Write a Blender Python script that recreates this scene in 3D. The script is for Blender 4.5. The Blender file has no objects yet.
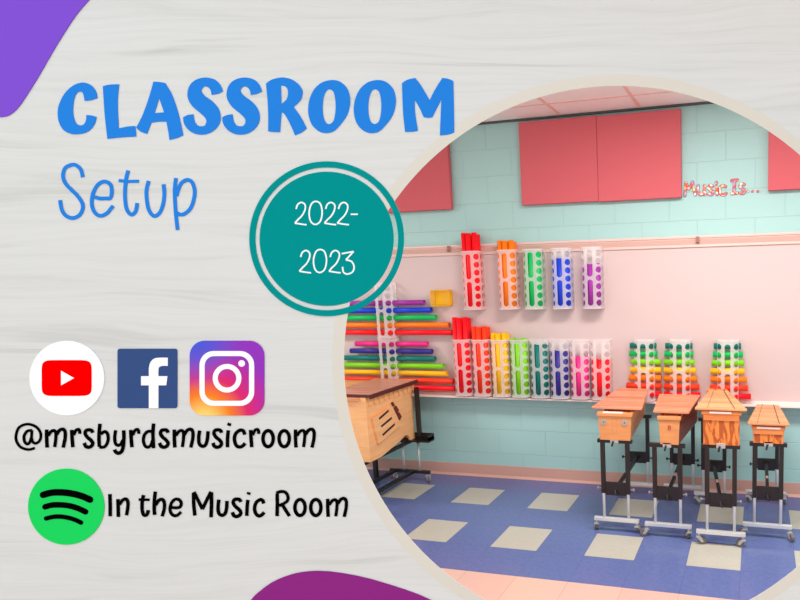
import bpy, bmesh, math, random
from mathutils import Vector, Matrix
random.seed(7)
C = bpy.context.scene.collection
scene = bpy.context.scene

# ------------------------------------------------------------------ camera
FW = Vector((-0.24024751, 0.96172027, -0.13181526)).normalized()
RT = Vector((0.97067646, 0.23917006, -0.02418469)).normalized()
UP = RT.cross(FW).normalized()
EYE = Vector((0.0, -4.3568, 1.6774))
cam_data = bpy.data.cameras.new('camera')
cam = bpy.data.objects.new('camera', cam_data); C.objects.link(cam)
m = Matrix((RT, UP, -FW)).transposed().to_4x4(); m.translation = EYE
cam.matrix_world = m
cam_data.sensor_fit = 'HORIZONTAL'; cam_data.sensor_width = 36
cam_data.lens = 587.072/800*36
cam_data.shift_x = -(611-400)/800
cam_data.shift_y = (350-300)/800
cam_data.clip_start = 0.05
scene.camera = cam

# ------------------------------------------------------------------ world, light, exposure
world = bpy.data.worlds.new('world'); scene.world = world; world.use_nodes = True
bg = world.node_tree.nodes['Background']
bg.inputs['Color'].default_value = (0.935, 0.99, 1.02, 1)
bg.inputs['Strength'].default_value = 1.21
scene.view_settings.view_transform = 'Standard'
scene.view_settings.look = 'None'
scene.view_settings.exposure = 0.0
scene.view_settings.gamma = 1.0
TROFFERS = [(-4.9, -1.65), (-0.35, -1.65), (2.3, -1.65)]
TROFFER_W = 60.0
WARM = (1.0, 0.97, 0.95)

# ------------------------------------------------------------------ materials
def lin(c):
    c = c/255.0
    return c/12.92 if c <= 0.04045 else ((c+0.055)/1.055)**2.4
def rgb(r, g, b, k=1.0):
    return (min(1, lin(r)*k), min(1, lin(g)*k), min(1, lin(b)*k), 1)
MATS = {}
def mat(name, color, rough=0.5, metal=0.0, spec=0.5, **kw):
    if name in MATS: return MATS[name]
    m_ = bpy.data.materials.new(name); m_.use_nodes = True
    p = m_.node_tree.nodes['Principled BSDF']
    p.inputs['Base Color'].default_value = color
    p.inputs['Roughness'].default_value = rough
    p.inputs['Metallic'].default_value = metal
    p.inputs['Specular IOR Level'].default_value = spec
    for k, v in kw.items(): p.inputs[k].default_value = v
    MATS[name] = m_
    return m_
class NT:
    def __init__(s, m_):
        s.nt = m_.node_tree; s.p = s.nt.nodes['Principled BSDF']
    def n(s, typ, **kw):
        nd = s.nt.nodes.new(typ)
        for k, v in kw.items(): setattr(nd, k, v)
        return nd
    def l(s, a, b): s.nt.links.new(a, b)
    def math(s, op, a, b=None, c=None):
        nd = s.n('ShaderNodeMath', operation=op)
        for i, v in enumerate((a, b, c)):
            if v is None: continue
            if isinstance(v, (int, float)): nd.inputs[i].default_value = v
            else: s.l(v, nd.inputs[i])
        return nd.outputs[0]
    def mix(s, f, a, b):
        nd = s.n('ShaderNodeMix', data_type='RGBA')
        if isinstance(f, (int, float)): nd.inputs[0].default_value = f
        else: s.l(f, nd.inputs[0])
        for i, v in ((6, a), (7, b)):
            if isinstance(v, tuple): nd.inputs[i].default_value = v
            else: s.l(v, nd.inputs[i])
        return nd.outputs[2]
    def coords(s, kind='Object'):
        return s.n('ShaderNodeTexCoord').outputs[kind]
    def mapping(s, v, sc=(1, 1, 1), loc=(0, 0, 0), rot=(0, 0, 0)):
        nd = s.n('ShaderNodeMapping'); s.l(v, nd.inputs[0])
        nd.inputs['Scale'].default_value = sc; nd.inputs['Location'].default_value = loc
        nd.inputs['Rotation'].default_value = rot
        return nd.outputs[0]
    def noise(s, v, scale, detail=3, rough=0.5, dist=0.0):
        nd = s.n('ShaderNodeTexNoise'); s.l(v, nd.inputs['Vector'])
        nd.inputs['Scale'].default_value = scale; nd.inputs['Detail'].default_value = detail
        nd.inputs['Roughness'].default_value = rough; nd.inputs['Distortion'].default_value = dist
        return nd.outputs['Fac']
    def ramp(s, f, stops):
        nd = s.n('ShaderNodeValToRGB'); s.l(f, nd.inputs[0])
        e = nd.color_ramp.elements
        while len(e) < len(stops): e.new(0.5)
        for el, (p, c) in zip(e, stops): el.position = p; el.color = c
        return nd.outputs[0]
    def bump(s, h, strength=0.3, dist=0.01):
        nd = s.n('ShaderNodeBump'); s.l(h, nd.inputs['Height'])
        nd.inputs['Strength'].default_value = strength; nd.inputs['Distance'].default_value = dist
        s.l(nd.outputs[0], s.p.inputs['Normal'])
def g(v): return (v, v, v, 1)

# painted block wall
def make_wall_mat():
    m_ = mat('painted_block', rgb(166, 194, 184), 0.55); t = NT(m_)
    co = t.coords(); sep = t.n('ShaderNodeSeparateXYZ'); t.l(co, sep.inputs[0])
    up = t.math('GREATER_THAN', sep.outputs['Z'], 1.5)
    x = t.math('ADD', sep.outputs['X'], t.math('MULTIPLY', up, -0.013))
    x = t.math('ADD', x, 2.4675+40*0.4064)
    cmb = t.n('ShaderNodeCombineXYZ'); t.l(x, cmb.inputs[0]); t.l(sep.outputs['Z'], cmb.inputs[1])
    b = t.n('ShaderNodeTexBrick'); t.l(cmb.outputs[0], b.inputs['Vector'])
    b.offset = 0.5; b.offset_frequency = 2
    b.inputs['Scale'].default_value = 1.0
    b.inputs['Brick Width'].default_value = 0.4064; b.inputs['Row Height'].default_value = 0.2032
    b.inputs['Mortar Size'].default_value = 0.0035; b.inputs['Mortar Smooth'].default_value = 0.6
    b.inputs['Color1'].default_value = g(1); b.inputs['Color2'].default_value = g(0.9); b.inputs['Mortar'].default_value = g(0)
    n1 = t.noise(co, 90, 4, 0.6); n2 = t.noise(co, 1.2, 2)
    base = t.mix(n2, rgb(166, 208, 204), rgb(174, 213, 208))
    base = t.mix(t.math('MULTIPLY', n1, 0.35), base, rgb(148, 188, 184))
    col = t.mix(t.math('MULTIPLY', b.outputs['Fac'], 0.16), base, rgb(124, 160, 156))
    t.l(col, t.p.inputs['Base Color'])
    h = t.math('ADD', t.math('MULTIPLY', t.math('SUBTRACT', 1.0, b.outputs['Fac']), 1.0), t.math('MULTIPLY', n1, 0.12))
    t.bump(h, 0.45, 0.006)
    return m_
# vinyl tile floor
def make_floor_mat():
    m_ = mat('vinyl_tile', rgb(60, 70, 120), 0.2); t = NT(m_)
    co = t.coords(); sep = t.n('ShaderNodeSeparateXYZ'); t.l(co, sep.inputs[0])
    u = t.math('DIVIDE', t.math('ADD', sep.outputs['X'], 2.2099+0.3048*40), 0.3048)
    v = t.math('DIVIDE', t.math('SUBTRACT', -0.2688, sep.outputs['Y']), 0.3048)
    def lt(a, b): return t.math('LESS_THAN', a, b)
    fu = t.math('FRACT', t.math('MULTIPLY', u, 0.5)); fv = t.math('FRACT', t.math('MULTIPLY', v, 0.5))
    white = t.math('MULTIPLY', lt(fu, 0.5), t.math('MULTIPLY', lt(fv, 0.5), t.math('MULTIPLY', lt(v, 4.0), t.math('GREATER_THAN', v, 0.0))))
    tan = t.math('GREATER_THAN', v, 4.0)
    cell = t.n('ShaderNodeCombineXYZ'); t.l(t.math('FLOOR', u), cell.inputs[0]); t.l(t.math('FLOOR', v), cell.inputs[1])
    wn = t.n('ShaderNodeTexWhiteNoise', noise_dimensions='2D'); t.l(cell.outputs[0], wn.inputs['Vector'])
    sp = t.noise(co, 160, 3, 0.7); sp2 = t.noise(co, 40, 4, 0.7)
    spk = t.math('ADD', t.math('MULTIPLY', sp, 0.5), t.math('MULTIPLY', sp2, 0.5))
    blue = t.mix(spk, rgb(62, 76, 128), rgb(120, 132, 186))
    wht = t.mix(spk, rgb(168, 164, 152), rgb(204, 198, 184))
    tn = t.mix(wn.outputs['Value'], rgb(216, 182, 164), rgb(212, 168, 158))
    tn = t.mix(t.math('MULTIPLY', spk, 0.3), tn, rgb(230, 198, 174))
    c = t.mix(white, blue, wht); c = t.mix(tan, c, tn)
    su = t.math('FRACT', u); sv = t.math('FRACT', v)
    seam = t.math('MAXIMUM', t.math('GREATER_THAN', t.math('ABSOLUTE', t.math('SUBTRACT', su, 0.5)), 0.495),
                  t.math('GREATER_THAN', t.math('ABSOLUTE', t.math('SUBTRACT', sv, 0.5)), 0.495))
    c = t.mix(t.math('MULTIPLY', seam, 0.3), c, rgb(60, 60, 80))
    t.l(c, t.p.inputs['Base Color'])
    t.l(t.math('ADD', 0.12, t.math('MULTIPLY', t.noise(co, 5, 3), 0.14)), t.p.inputs['Roughness'])
    t.bump(t.noise(co, 9, 2), 0.06, 0.02)
    return m_
def make_ceiling_mat():
    m_ = mat('acoustic_tile', rgb(236, 186, 178), 0.9); t = NT(m_)
    co = t.coords(); n1 = t.noise(co, 120, 4, 0.7)
    c = t.mix(n1, rgb(255, 246, 243), rgb(255, 252, 250)); t.l(c, t.p.inputs['Base Color'])
    t.bump(n1, 0.2, 0.003)
    return m_
def make_board_mat():
    m_ = mat('whitewashed_wood', rgb(222, 222, 219), 0.85, spec=0.05); t = NT(m_)
    co = t.coords()
    w = t.mapping(co, (0.5, 2.2, 1)); warp = t.noise(w, 2.2, 2)
    sep = t.n('ShaderNodeSeparateXYZ'); t.l(co, sep.inputs[0])
    cmb = t.n('ShaderNodeCombineXYZ'); t.l(sep.outputs[0], cmb.inputs[0])
    t.l(t.math('ADD', sep.outputs[1], t.math('MULTIPLY', warp, 0.16)), cmb.inputs[1])
    fine = t.noise(t.mapping(cmb.outputs[0], (1.6, 60, 1)), 1.6, 6, 0.62)
    mid = t.noise(t.mapping(cmb.outputs[0], (1.1, 22, 1), (3, 5, 0)), 1.0, 4, 0.55, 0.4)
    broad = t.noise(t.mapping(co, (0.6, 4.5, 1), (1, 9, 0)), 1.0, 2)
    c1 = t.ramp(fine, [(0.25, rgb(206, 206, 200)), (0.5, rgb(223, 223, 220)), (0.75, rgb(230, 230, 228))])
    c2 = t.ramp(mid, [(0.30, rgb(186, 186, 178)), (0.41, rgb(219, 219, 215)), (0.8, rgb(230, 230, 228))])
    c = t.mix(0.5, c1, c2)
    c = t.mix(t.math('MULTIPLY', broad, 0.35), c, rgb(216, 217, 214))
    t.l(c, t.p.inputs['Base Color'])
    return m_
def wood(name, dark, light, sc=(2, 30, 30), rough=0.45, scale=1.0, dist=1.0, lo=0.3, hi=0.7, vary=0.0):
    m_ = mat(name, light, rough); t = NT(m_)
    co = t.coords()
    n1 = t.noise(t.mapping(co, sc), scale, 4, 0.55, dist)
    c = t.ramp(n1, [(lo, dark), (hi, light)])
    if vary:
        oi = t.n('ShaderNodeObjectInfo')
        hs = t.n('ShaderNodeHueSaturation'); t.l(c, hs.inputs['Color'])
        t.l(t.math('ADD', 1-vary, t.math('MULTIPLY', oi.outputs['Random'], 2*vary)), hs.inputs['Value'])
        c = hs.outputs[0]
    t.l(c, t.p.inputs['Base Color'])
    return m_
WALL = make_wall_mat(); FLOOR = make_floor_mat(); CEIL = make_ceiling_mat(); BOARD = make_board_mat()
BOXWOOD = wood('light_box_wood', rgb(218, 142, 86), rgb(230, 156, 98), (5, 5, 40), dist=0.6)
BASSWOOD = wood('pale_orange_wood', rgb(244, 178, 118), rgb(254, 196, 136), (5, 5, 40), dist=0.6)
OAK = wood('bold_grain_wood', rgb(180, 84, 34), rgb(240, 140, 64), (20, 20, 4.5), 0.45, 1.0, 2.2, 0.44, 0.54)
OAKRIM = wood('orange_rim_wood', rgb(214, 120, 62), rgb(236, 146, 80), (4, 40, 40), dist=0.5)
ROSE = wood('rose_bar_wood', rgb(206, 116, 84), rgb(238, 152, 116), (3, 60, 60), 0.4, dist=0.5, vary=0.17)
TANBAR = wood('tan_bar_wood', rgb(216, 140, 92), rgb(238, 170, 118), (3, 60, 60), 0.4, dist=0.5, vary=0.17)
BROWNBAR = wood('brown_bar_wood', rgb(176, 104, 88), rgb(236, 166, 138), (3, 60, 60), 0.35, dist=0.5, vary=0.17)
ROSESIDE = wood('reddish_side_wood', rgb(110, 44, 36), rgb(168, 82, 60), (6, 6, 60), dist=0.8)
BLACK = mat('black_painted_steel', rgb(30, 24, 26), 0.4)
BLACKP = mat('black_plastic', rgb(22, 20, 22), 0.5)
CHROME = mat('chrome', rgb(232, 230, 228), 0.3, 0.45)
GREYP = mat('grey_metal', rgb(190, 186, 184), 0.4, 0.3)
KNOBM = mat('dull_grey_knob', rgb(138, 132, 130), 0.5, 0.3)
RUBBER = mat('caster_rubber', rgb(110, 104, 102), 0.6)
WBOARD = mat('whiteboard_surface', rgb(213, 190, 187), 0.3)
RAIL = mat('pinkish_aluminium', rgb(228, 196, 186), 0.4, 0.1)
RAILB = mat('cork_rail_strip', rgb(206, 164, 152), 0.7)
BASEB = mat('brown_cove_base', rgb(212, 162, 146), 0.5)
DARKTRIM = mat('dark_ceiling_gap', rgb(84, 84, 84), 0.8)
CGRID = mat('ceiling_grid', rgb(246, 206, 194), 0.6)
def fabric():
    m_ = mat('coral_fabric', rgb(232, 106, 112), 0.95, spec=0.1); t = NT(m_)
    n1 = t.noise(t.coords(), 260, 3, 0.7)
    t.l(t.mix(n1, rgb(200, 96, 104), rgb(216, 108, 114)), t.p.inputs['Base Color']); t.bump(n1, 0.15, 0.002)
    return m_
FAB = fabric()
def clear_plastic(name, tint, alpha, rough=0.25):
    m_ = bpy.data.materials.new(name); m_.use_nodes = True
    nt = m_.node_tree; nt.nodes.clear()
    out = nt.nodes.new('ShaderNodeOutputMaterial'); mx = nt.nodes.new('ShaderNodeMixShader')
    tr = nt.nodes.new('ShaderNodeBsdfTransparent'); pb = nt.nodes.new('ShaderNodeBsdfPrincipled')
    tl = nt.nodes.new('ShaderNodeBsdfTranslucent'); m2 = nt.nodes.new('ShaderNodeMixShader')
    tr.inputs[0].default_value = (1, 1, 1, 1)
    pb.inputs['Base Color'].default_value = tint; pb.inputs['Roughness'].default_value = rough
    tl.inputs[0].default_value = tint
    m2.inputs[0].default_value = 0.5
    nt.links.new(pb.outputs[0], m2.inputs[1]); nt.links.new(tl.outputs[0], m2.inputs[2])
    mx.inputs[0].default_value = alpha
    nt.links.new(tr.outputs[0], mx.inputs[1]); nt.links.new(m2.outputs[0], mx.inputs[2])
    nt.links.new(mx.outputs[0], out.inputs[0])
    return m_
HOLDER = clear_plastic('frosted_plastic', rgb(255, 250, 249), 0.82)
YELBIN = clear_plastic('yellow_translucent_plastic', rgb(255, 216, 50), 0.6)
PAINT = {}
def flat(name, r, g_, b, rough=0.9, spec=0.0):
    return mat(name, rgb(r, g_, b), rough, spec=spec)
TUBE = {'red': (255, 14, 30), 'scarlet': (255, 62, 24), 'orange': (255, 128, 14), 'yellow': (255, 192, 16), 'lime': (132, 214, 22),
        'green': (0, 190, 92), 'teal': (0, 118, 108), 'blue': (22, 66, 214), 'indigo': (54, 44, 142), 'purple': (158, 48, 158), 'magenta': (236, 44, 136)}
TUBEM = {k: mat(k+'_tube_plastic', rgb(*v), 0.4, spec=0.3) for k, v in TUBE.items()}

# ------------------------------------------------------------------ mesh helpers
class MB:
    def __init__(s): s.v = []; s.f = []
    def add(s, vs, fs):
        o = len(s.v); s.v += [tuple(p) for p in vs]; s.f += [tuple(i+o for i in f) for f in fs]
        return s
    def hexa(s, b, t):      # bottom four, top four corner points
        return s.add(list(b)+list(t), [(3, 2, 1, 0), (4, 5, 6, 7), (0, 1, 5, 4), (1, 2, 6, 5), (2, 3, 7, 6), (3, 0, 4, 7)])
    def box(s, x0, x1, y0, y1, z0, z1):
        return s.hexa([(x0, y0, z0), (x1, y0, z0), (x1, y1, z0), (x0, y1, z0)], [(x0, y0, z1), (x1, y0, z1), (x1, y1, z1), (x0, y1, z1)])
    def bar(s, p, q, w, h, upv=(0, 0, 1)):
        p = Vector(p); q = Vector(q); d = (q-p).normalized(); u_ = Vector(upv)
        sd = d.cross(u_)
        if sd.length < 1e-4: sd = d.cross(Vector((0, 1, 0)))
        sd.normalize(); u_ = sd.cross(d)
        A = [p-sd*w/2-u_*h/2, p+sd*w/2-u_*h/2, p+sd*w/2+u_*h/2, p-sd*w/2+u_*h/2]
        B = [a+(q-p) for a in A]
        return s.hexa(A, B)
    def cyl(s, p, q, r, n=14, r2=None):
        p = Vector(p); q = Vector(q); d = (q-p).normalized()
        a = d.orthogonal().normalized(); b = d.cross(a); r2 = r if r2 is None else r2
        P = [p+(a*math.cos(t)+b*math.sin(t))*r for t in [2*math.pi*i/n for i in range(n)]]
        Q = [q+(a*math.cos(t)+b*math.sin(t))*r2 for t in [2*math.pi*i/n for i in range(n)]]
        return s.add(P+Q, [(i, (i+1) % n, n+(i+1) % n, n+i) for i in range(n)]+[tuple(range(n))[::-1], tuple(range(n, 2*n))])
    def pipe(s, p, q, ro, ri, n=18):
        p = Vector(p); q = Vector(q); d = (q-p).normalized()
        a = d.orthogonal().normalized(); b = d.cross(a); V = []
        for c, r in ((p, ro), (q, ro), (q, ri), (p, ri)):
            V += [c+(a*math.cos(2*math.pi*i/n)+b*math.sin(2*math.pi*i/n))*r for i in range(n)]
        F = []
        for k in range(4):
            k2 = (k+1) % 4
            F += [(k*n+i, k*n+(i+1) % n, k2*n+(i+1) % n, k2*n+i) for i in range(n)]
        return s.add(V, F)
    def poly(s, pts, a, b):  # convex/concave outline of 3D points extruded by vector b-a
        n = len(pts); off = Vector(b)-Vector(a)
        P = [Vector(p)+Vector(a) for p in pts]; Q = [p+off for p in P]
        return s.add(P+Q, [tuple(range(n))[::-1], tuple(range(n, 2*n))]+[(i, (i+1) % n, n+(i+1) % n, n+i) for i in range(n)])
    def build(s, name, material, parent=None, bevel=0, smooth=False, matrix=None):
        me = bpy.data.meshes.new(name); me.from_pydata(s.v, [], s.f)
        bm = bmesh.new(); bm.from_mesh(me); bmesh.ops.recalc_face_normals(bm, faces=bm.faces); bm.to_mesh(me); bm.free()
        me.materials.append(material)
        o = bpy.data.objects.new(name, me); C.objects.link(o)
        if parent: o.parent = parent
        if matrix is not None: o.matrix_world = matrix
        if smooth:
            for p in me.polygons: p.use_smooth = len(p.vertices) == 4
        if bevel:
            md = o.modifiers.new('bevel', 'BEVEL'); md.width = bevel; md.segments = 2; md.limit_method = 'ANGLE'
        return o
def tag(o, label, cat, group=None):
    o['label'] = label; o['category'] = cat
    if group: o['group'] = group
    return o
def thing(name, label, cat, loc=(0, 0, 0), group=None):
    o = bpy.data.objects.new(name, None); C.objects.link(o); o.location = loc
    o.empty_display_size = 0.05
    return tag(o, label, cat, group)
def struct(o): o['kind'] = 'structure'; return o
def copy_tree(o, loc=None):
    c = o.copy(); C.objects.link(c)
    if loc is not None: c.location = loc
    for ch in list(o.children):
        d = ch.copy(); C.objects.link(d); d.parent = c
        for g2 in list(ch.children):
            e = g2.copy(); C.objects.link(e); e.parent = d
    return c

# ------------------------------------------------------------------ room shell
XL, XR = -6.2, 4.2
H = 2.842
struct(MB().box(XL, XR, 0.0, 0.2, 0, 3.0).build('wall_back', WALL))
struct(MB().box(XL, XR, -7.5, 0.0, -0.1, 0.0).build('floor', FLOOR))
struct(MB().box(XL-0.15, XL, -3.3, 0.0, 0, 3.0).build('wall_left', WALL))
struct(MB().box(XR, XR+0.15, -3.3, 0.0, 0, 3.0).build('wall_right', WALL))
struct(MB().box(XL, XR, -3.3, 0.0, H, H+0.05).build('ceiling', CEIL))
b = MB()
for i in range(-8, 10):
    x = -0.825+0.6*i
    if XL < x < XR: b.box(x-0.011, x+0.011, -3.3, -0.03, H-0.004, H+0.001)
for j in range(0, 5):
    y = -0.335-0.61*j
    b.box(XL, XR, y-0.011, y+0.011, H-0.0045, H+0.001)
struct(b.build('trim_1', CGRID))
struct(MB().box(XL, XR, -0.022, 0.0, H-0.014, H).build('trim_2', DARKTRIM))
b = MB(); b.box(XL, XR, -0.006, 0.0, 0.008, 0.102); b.hexa([(XL, -0.02, 0), (XR, -0.02, 0), (XR, 0, 0), (XL, 0, 0)], [(XL, -0.006, 0.018), (XR, -0.006, 0.018), (XR, 0, 0.018), (XL, 0, 0.018)])
struct(b.build('baseboard_back', BASEB))

# ceiling lights
LENS = bpy.data.materials.new('lit_diffuser'); LENS.use_nodes = True
lp = LENS.node_tree.nodes['Principled BSDF']
lp.inputs['Emission Color'].default_value = (*WARM, 1); lp.inputs['Emission Strength'].default_value = 1.5
FRAMEW = mat('white_fixture_metal', rgb(235, 230, 226), 0.5)
places = ['above the left end of the whiteboard', 'above the middle of the whiteboard', 'above the right end of the whiteboard']
for (x, y), pl in zip(TROFFERS, places):
    t = thing('ceiling_light', 'recessed rectangular fluorescent ceiling light '+pl, 'light', (x, y, H), 'ceiling lights')
    f = MB(); f.box(-0.61, 0.61, -0.3, -0.27, -0.012, -0.001); f.box(-0.61, 0.61, 0.27, 0.3, -0.012, -0.001)
    f.box(-0.61, -0.58, -0.27, 0.27, -0.012, -0.001); f.box(0.58, 0.61, -0.27, 0.27, -0.012, -0.001)
    f.build('frame', FRAMEW, t)
    MB().box(-0.58, 0.58, -0.27, 0.27, -0.006, -0.001).build('diffuser', LENS, t)
    ld = bpy.data.lights.new('tube_light', 'AREA'); ld.shape = 'RECTANGLE'; ld.size = 1.15; ld.size_y = 0.5
    ld.energy = TROFFER_W; ld.color = WARM
    lo = bpy.data.objects.new('tube_light', ld); C.objects.link(lo); lo.parent = t; lo.location = (0, 0, -0.02)

# ------------------------------------------------------------------ whiteboard
wb = thing('whiteboard', 'long pinkish white marker board fixed across the teal block wall', 'whiteboard', (0, 0, 0.69))
WX0, WX1 = -4.6, 1.9
MB().box(WX0, WX1, -0.018, -0.001, 0.02, 1.16).build('board_surface', WBOARD, wb)
b = MB(); b.box(WX0-0.02, WX1+0.02, -0.026, -0.001, 1.155, 1.228)
b.box(WX0-0.02, WX1+0.02, -0.034, -0.001, 1.214, 1.232); b.box(WX0-0.02, WX1+0.02, -0.03, -0.001, 1.150, 1.160)
b.build('display_rail', RAIL, wb, 0.002)
MB().box(WX0, WX1, -0.0285, -0.026, 1.172, 1.206).build('rail_insert', RAILB, wb)
b = MB(); b.box(WX0-0.02, WX0, -0.026, -0.001, 0, 1.16); b.box(WX1, WX1+0.02, -0.026, -0.001, 0, 1.16); b.build('side_frame', RAIL, wb)
b = MB(); b.box(WX0-0.02, WX1+0.02, -0.105, -0.001, 0.003, 0.010); b.box(WX0-0.02, WX1+0.02, -0.109, -0.103, 0.0, 0.013); b.box(WX0-0.02, WX1+0.02, -0.03, -0.001, 0.0, 0.026)
b.build('marker_tray', mat('pale_tray', rgb(246, 222, 214), 0.4), wb, 0.002)
CLIPM = mat('brown_hook', rgb(160, 112, 96), 0.5)
for x, d in ((-2.398, 'on the rail left of the red tube holder'), (-0.417, 'on the rail below the wall lettering')):
    t = thing('rail_hook', 'small brown hook clip '+d, 'hook', (x, -0.035, 1.885), 'hooks on the whiteboard rail')
    MB().box(-0.012, 0.012, -0.008, 0.0, -0.016, 0.03).build('clip_plate', CLIPM, t)
    MB().bar((0, -0.008, -0.012), (0, -0.024, -0.006), 0.014, 0.006).build('hook_tip', CLIPM, t)

# ------------------------------------------------------------------ coral acoustic panels
def panel(x0, x1, z0, z1, label):
    t = thing('acoustic_panel', label, 'wall panel', ((x0+x1)/2, 0, z0), 'coral acoustic panels')
    w = (x1-x0)/2
    MB().box(-w, w, -0.05, -0.008, 0, z1-z0).build('fabric_cover', FAB, t, 0.004)
    MB().box(-w+0.01, w-0.01, -0.008, -0.001, 0.01, z1-z0-0.01).build('backing_board', DARKTRIM, t)
panel(-2.965, -2.35, 2.2, 2.808, 'coral red fabric wall panel at the far left, partly cut by the round opening')
panel(-1.752, -1.146, 2.2, 2.808, 'left square of the joined pair of coral red fabric wall panels')
panel(-1.144, -0.53, 2.195, 2.803, 'right square of the joined pair of coral red fabric wall panels')
panel(0.07, 0.684, 2.208, 2.808, 'coral red fabric wall panel right of the wall lettering')

# ------------------------------------------------------------------ strokes and outlines
def catmull(pts, closed=False, k=6):
    n = len(pts)
    if n < 3: return [Vector(p) for p in pts]
    P = [Vector(p) for p in pts]; out = []
    rng = range(n if closed else n-1)
    for i in rng:
        if closed: p0, p1, p2, p3 = P[(i-1) % n], P[i], P[(i+1) % n], P[(i+2) % n]
        else: p0, p1, p2, p3 = P[max(i-1, 0)], P[i], P[i+1], P[min(i+2, n-1)]
        for j in range(k):
            t = j/k
            out.append(0.5*((2*p1)+(p2-p0)*t+(2*p0-5*p1+4*p2-p3)*t*t+(3*p1-p0-3*p2+p3)*t**3))
    if not closed: out.append(P[-1])
    return out
def stroke(b, pts, w, z0, z1, closed=False, k=6, cap=True):
    """ribbon of width w along 2D points, between heights z0 and z1, round ended"""
    L = catmull([p[:2] for p in pts], closed, k); n = len(L)
    def cap_pts(c, d, sgn):
        a0 = math.atan2(d.y, d.x)
        return [c+Vector((math.cos(a0+math.pi/2-math.pi*i/6*1.0), math.sin(a0+math.pi/2-math.pi*i/6)))*w/2 for i in range(7)]
    T = []
    for i in range(n):
        a = L[(i-1) % n] if (closed or i > 0) else L[i]; c = L[(i+1) % n] if (closed or i < n-1) else L[i]
        d = (c-a); d = d.normalized() if d.length > 1e-9 else Vector((1, 0)); T.append(d)
    V = []; F = []
    for p, d in zip(L, T):
        nrm = Vector((-d.y, d.x))*w/2
        for q in (p+nrm, p-nrm): V += [(q.x, q.y, z1), (q.x, q.y, z0)]
    m_ = n if closed else n-1
    for i in range(m_):
        a = 4*i; c = 4*((i+1) % n)
        F += [(a, a+2, c+2, c), (a, c, c+1, a+1), (a+2, a+3, c+3, c+2), (a+1, c+1, c+3, a+3)]
    b.add(V, F)
    if not closed and cap:
        for p, d in ((L[-1], T[-1]), (L[0], -T[0])):
            A = cap_pts(p, d, 1)
            b.poly([(q.x, q.y, 0) for q in A], (0, 0, z0), (0, 0, z1))
def smooth_outline(pts, k=5):
    """closed outline; points with a third value of 1 are corners"""
    cs = [i for i, p in enumerate(pts) if len(p) > 2 and p[2]]
    if not cs: return catmull([p[:2] for p in pts], True, k)
    n = len(pts); out = []
    for a, c in zip(cs, cs[1:]+[cs[0]+n]):
        run = [pts[i % n][:2] for i in range(a, c+1)]
        seg = catmull(run, False, k) if len(run) > 2 else [Vector(run[0]), Vector(run[1])]
        out += seg[:-1]
    return out
def filled(name, outlines, z0, z1, material, parent=None):
    cu = bpy.data.curves.new(name, 'CURVE'); cu.dimensions = '2D'; cu.fill_mode = 'BOTH'; cu.extrude = (z1-z0)/2
    for o in outlines:
        sp = cu.splines.new('POLY'); sp.points.add(len(o)-1)
        for i, p in enumerate(o): sp.points[i].co = (p[0], p[1], 0, 1)
        sp.use_cyclic_u = True
    tmp = bpy.data.objects.new('tmp', cu); C.objects.link(tmp)
    dg = bpy.context.evaluated_depsgraph_get(); dg.update()
    me = bpy.data.meshes.new_from_object(tmp.evaluated_get(dg), depsgraph=dg)
    bpy.data.objects.remove(tmp); bpy.data.curves.remove(cu)
    me.name = name; me.transform(Matrix.Translation((0, 0, (z0+z1)/2)))
    me.materials.clear(); me.materials.append(material)
    for p in me.polygons: p.material_index = 0; p.use_smooth = False
    o = bpy.data.objects.new(name, me); C.objects.link(o)
    if parent: o.parent = parent
    return o

# ------------------------------------------------------------------ wall lettering "Music Is..."
MUSIC = {'M': [[(-0.51, 2.211), (-0.501, 2.299)], [(-0.501, 2.299), (-0.48, 2.255), (-0.455, 2.302)], [(-0.455, 2.302), (-0.447, 2.261), (-0.436, 2.213)]],
 'u': [[(-0.415, 2.275), (-0.415, 2.235), (-0.402, 2.213), (-0.381, 2.214), (-0.37, 2.237), (-0.37, 2.272)], [(-0.37, 2.237), (-0.365, 2.209)]],
 's': [[(-0.312, 2.265), (-0.331, 2.272), (-0.341, 2.255), (-0.325, 2.238), (-0.309, 2.223), (-0.32, 2.207), (-0.341, 2.212)]],
 'i': [[(-0.284, 2.263), (-0.28, 2.206)], [(-0.286, 2.289), (-0.285, 2.287)]],
 'c': [[(-0.221, 2.257), (-0.245, 2.265), (-0.262, 2.243), (-0.256, 2.211), (-0.233, 2.2), (-0.217, 2.21)]],
 'I': [[(-0.178, 2.296), (-0.139, 2.298)], [(-0.159, 2.295), (-0.162, 2.208)], [(-0.178, 2.207), (-0.143, 2.209)]],
 's2': [[(-0.092, 2.264), (-0.112, 2.271), (-0.121, 2.254), (-0.105, 2.238), (-0.09, 2.221), (-0.1, 2.204), (-0.121, 2.21)]],
 'd1': [[(-0.067, 2.215), (-0.066, 2.214)]], 'd2': [[(-0.035, 2.214), (-0.034, 2.214)]], 'd3': [[(0.0, 2.213), (0.001, 2.212)]]}
mu = mat('flowered_letter_card', rgb(240, 110, 90), 0.6); t = NT(mu)
vo = t.n('ShaderNodeTexVoronoi'); t.l(t.coords(), vo.inputs['Vector']); vo.inputs['Scale'].default_value = 75
sx = t.n('ShaderNodeSeparateXYZ'); t.l(vo.outputs['Color'], sx.inputs[0])
rc = t.ramp(sx.outputs[0], [(0.0, rgb(240, 84, 84)), (0.3, rgb(250, 130, 100)), (0.45, rgb(252, 222, 140)), (0.56, rgb(250, 240, 236)), (0.68, rgb(236, 90, 110)), (0.85, rgb(160, 160, 210))])
rc.node.color_ramp.interpolation = 'CONSTANT'; t.l(rc, t.p.inputs['Base Color'])
INKED = mat('black_letter_edge', rgb(84, 76, 80), 0.6)
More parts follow.
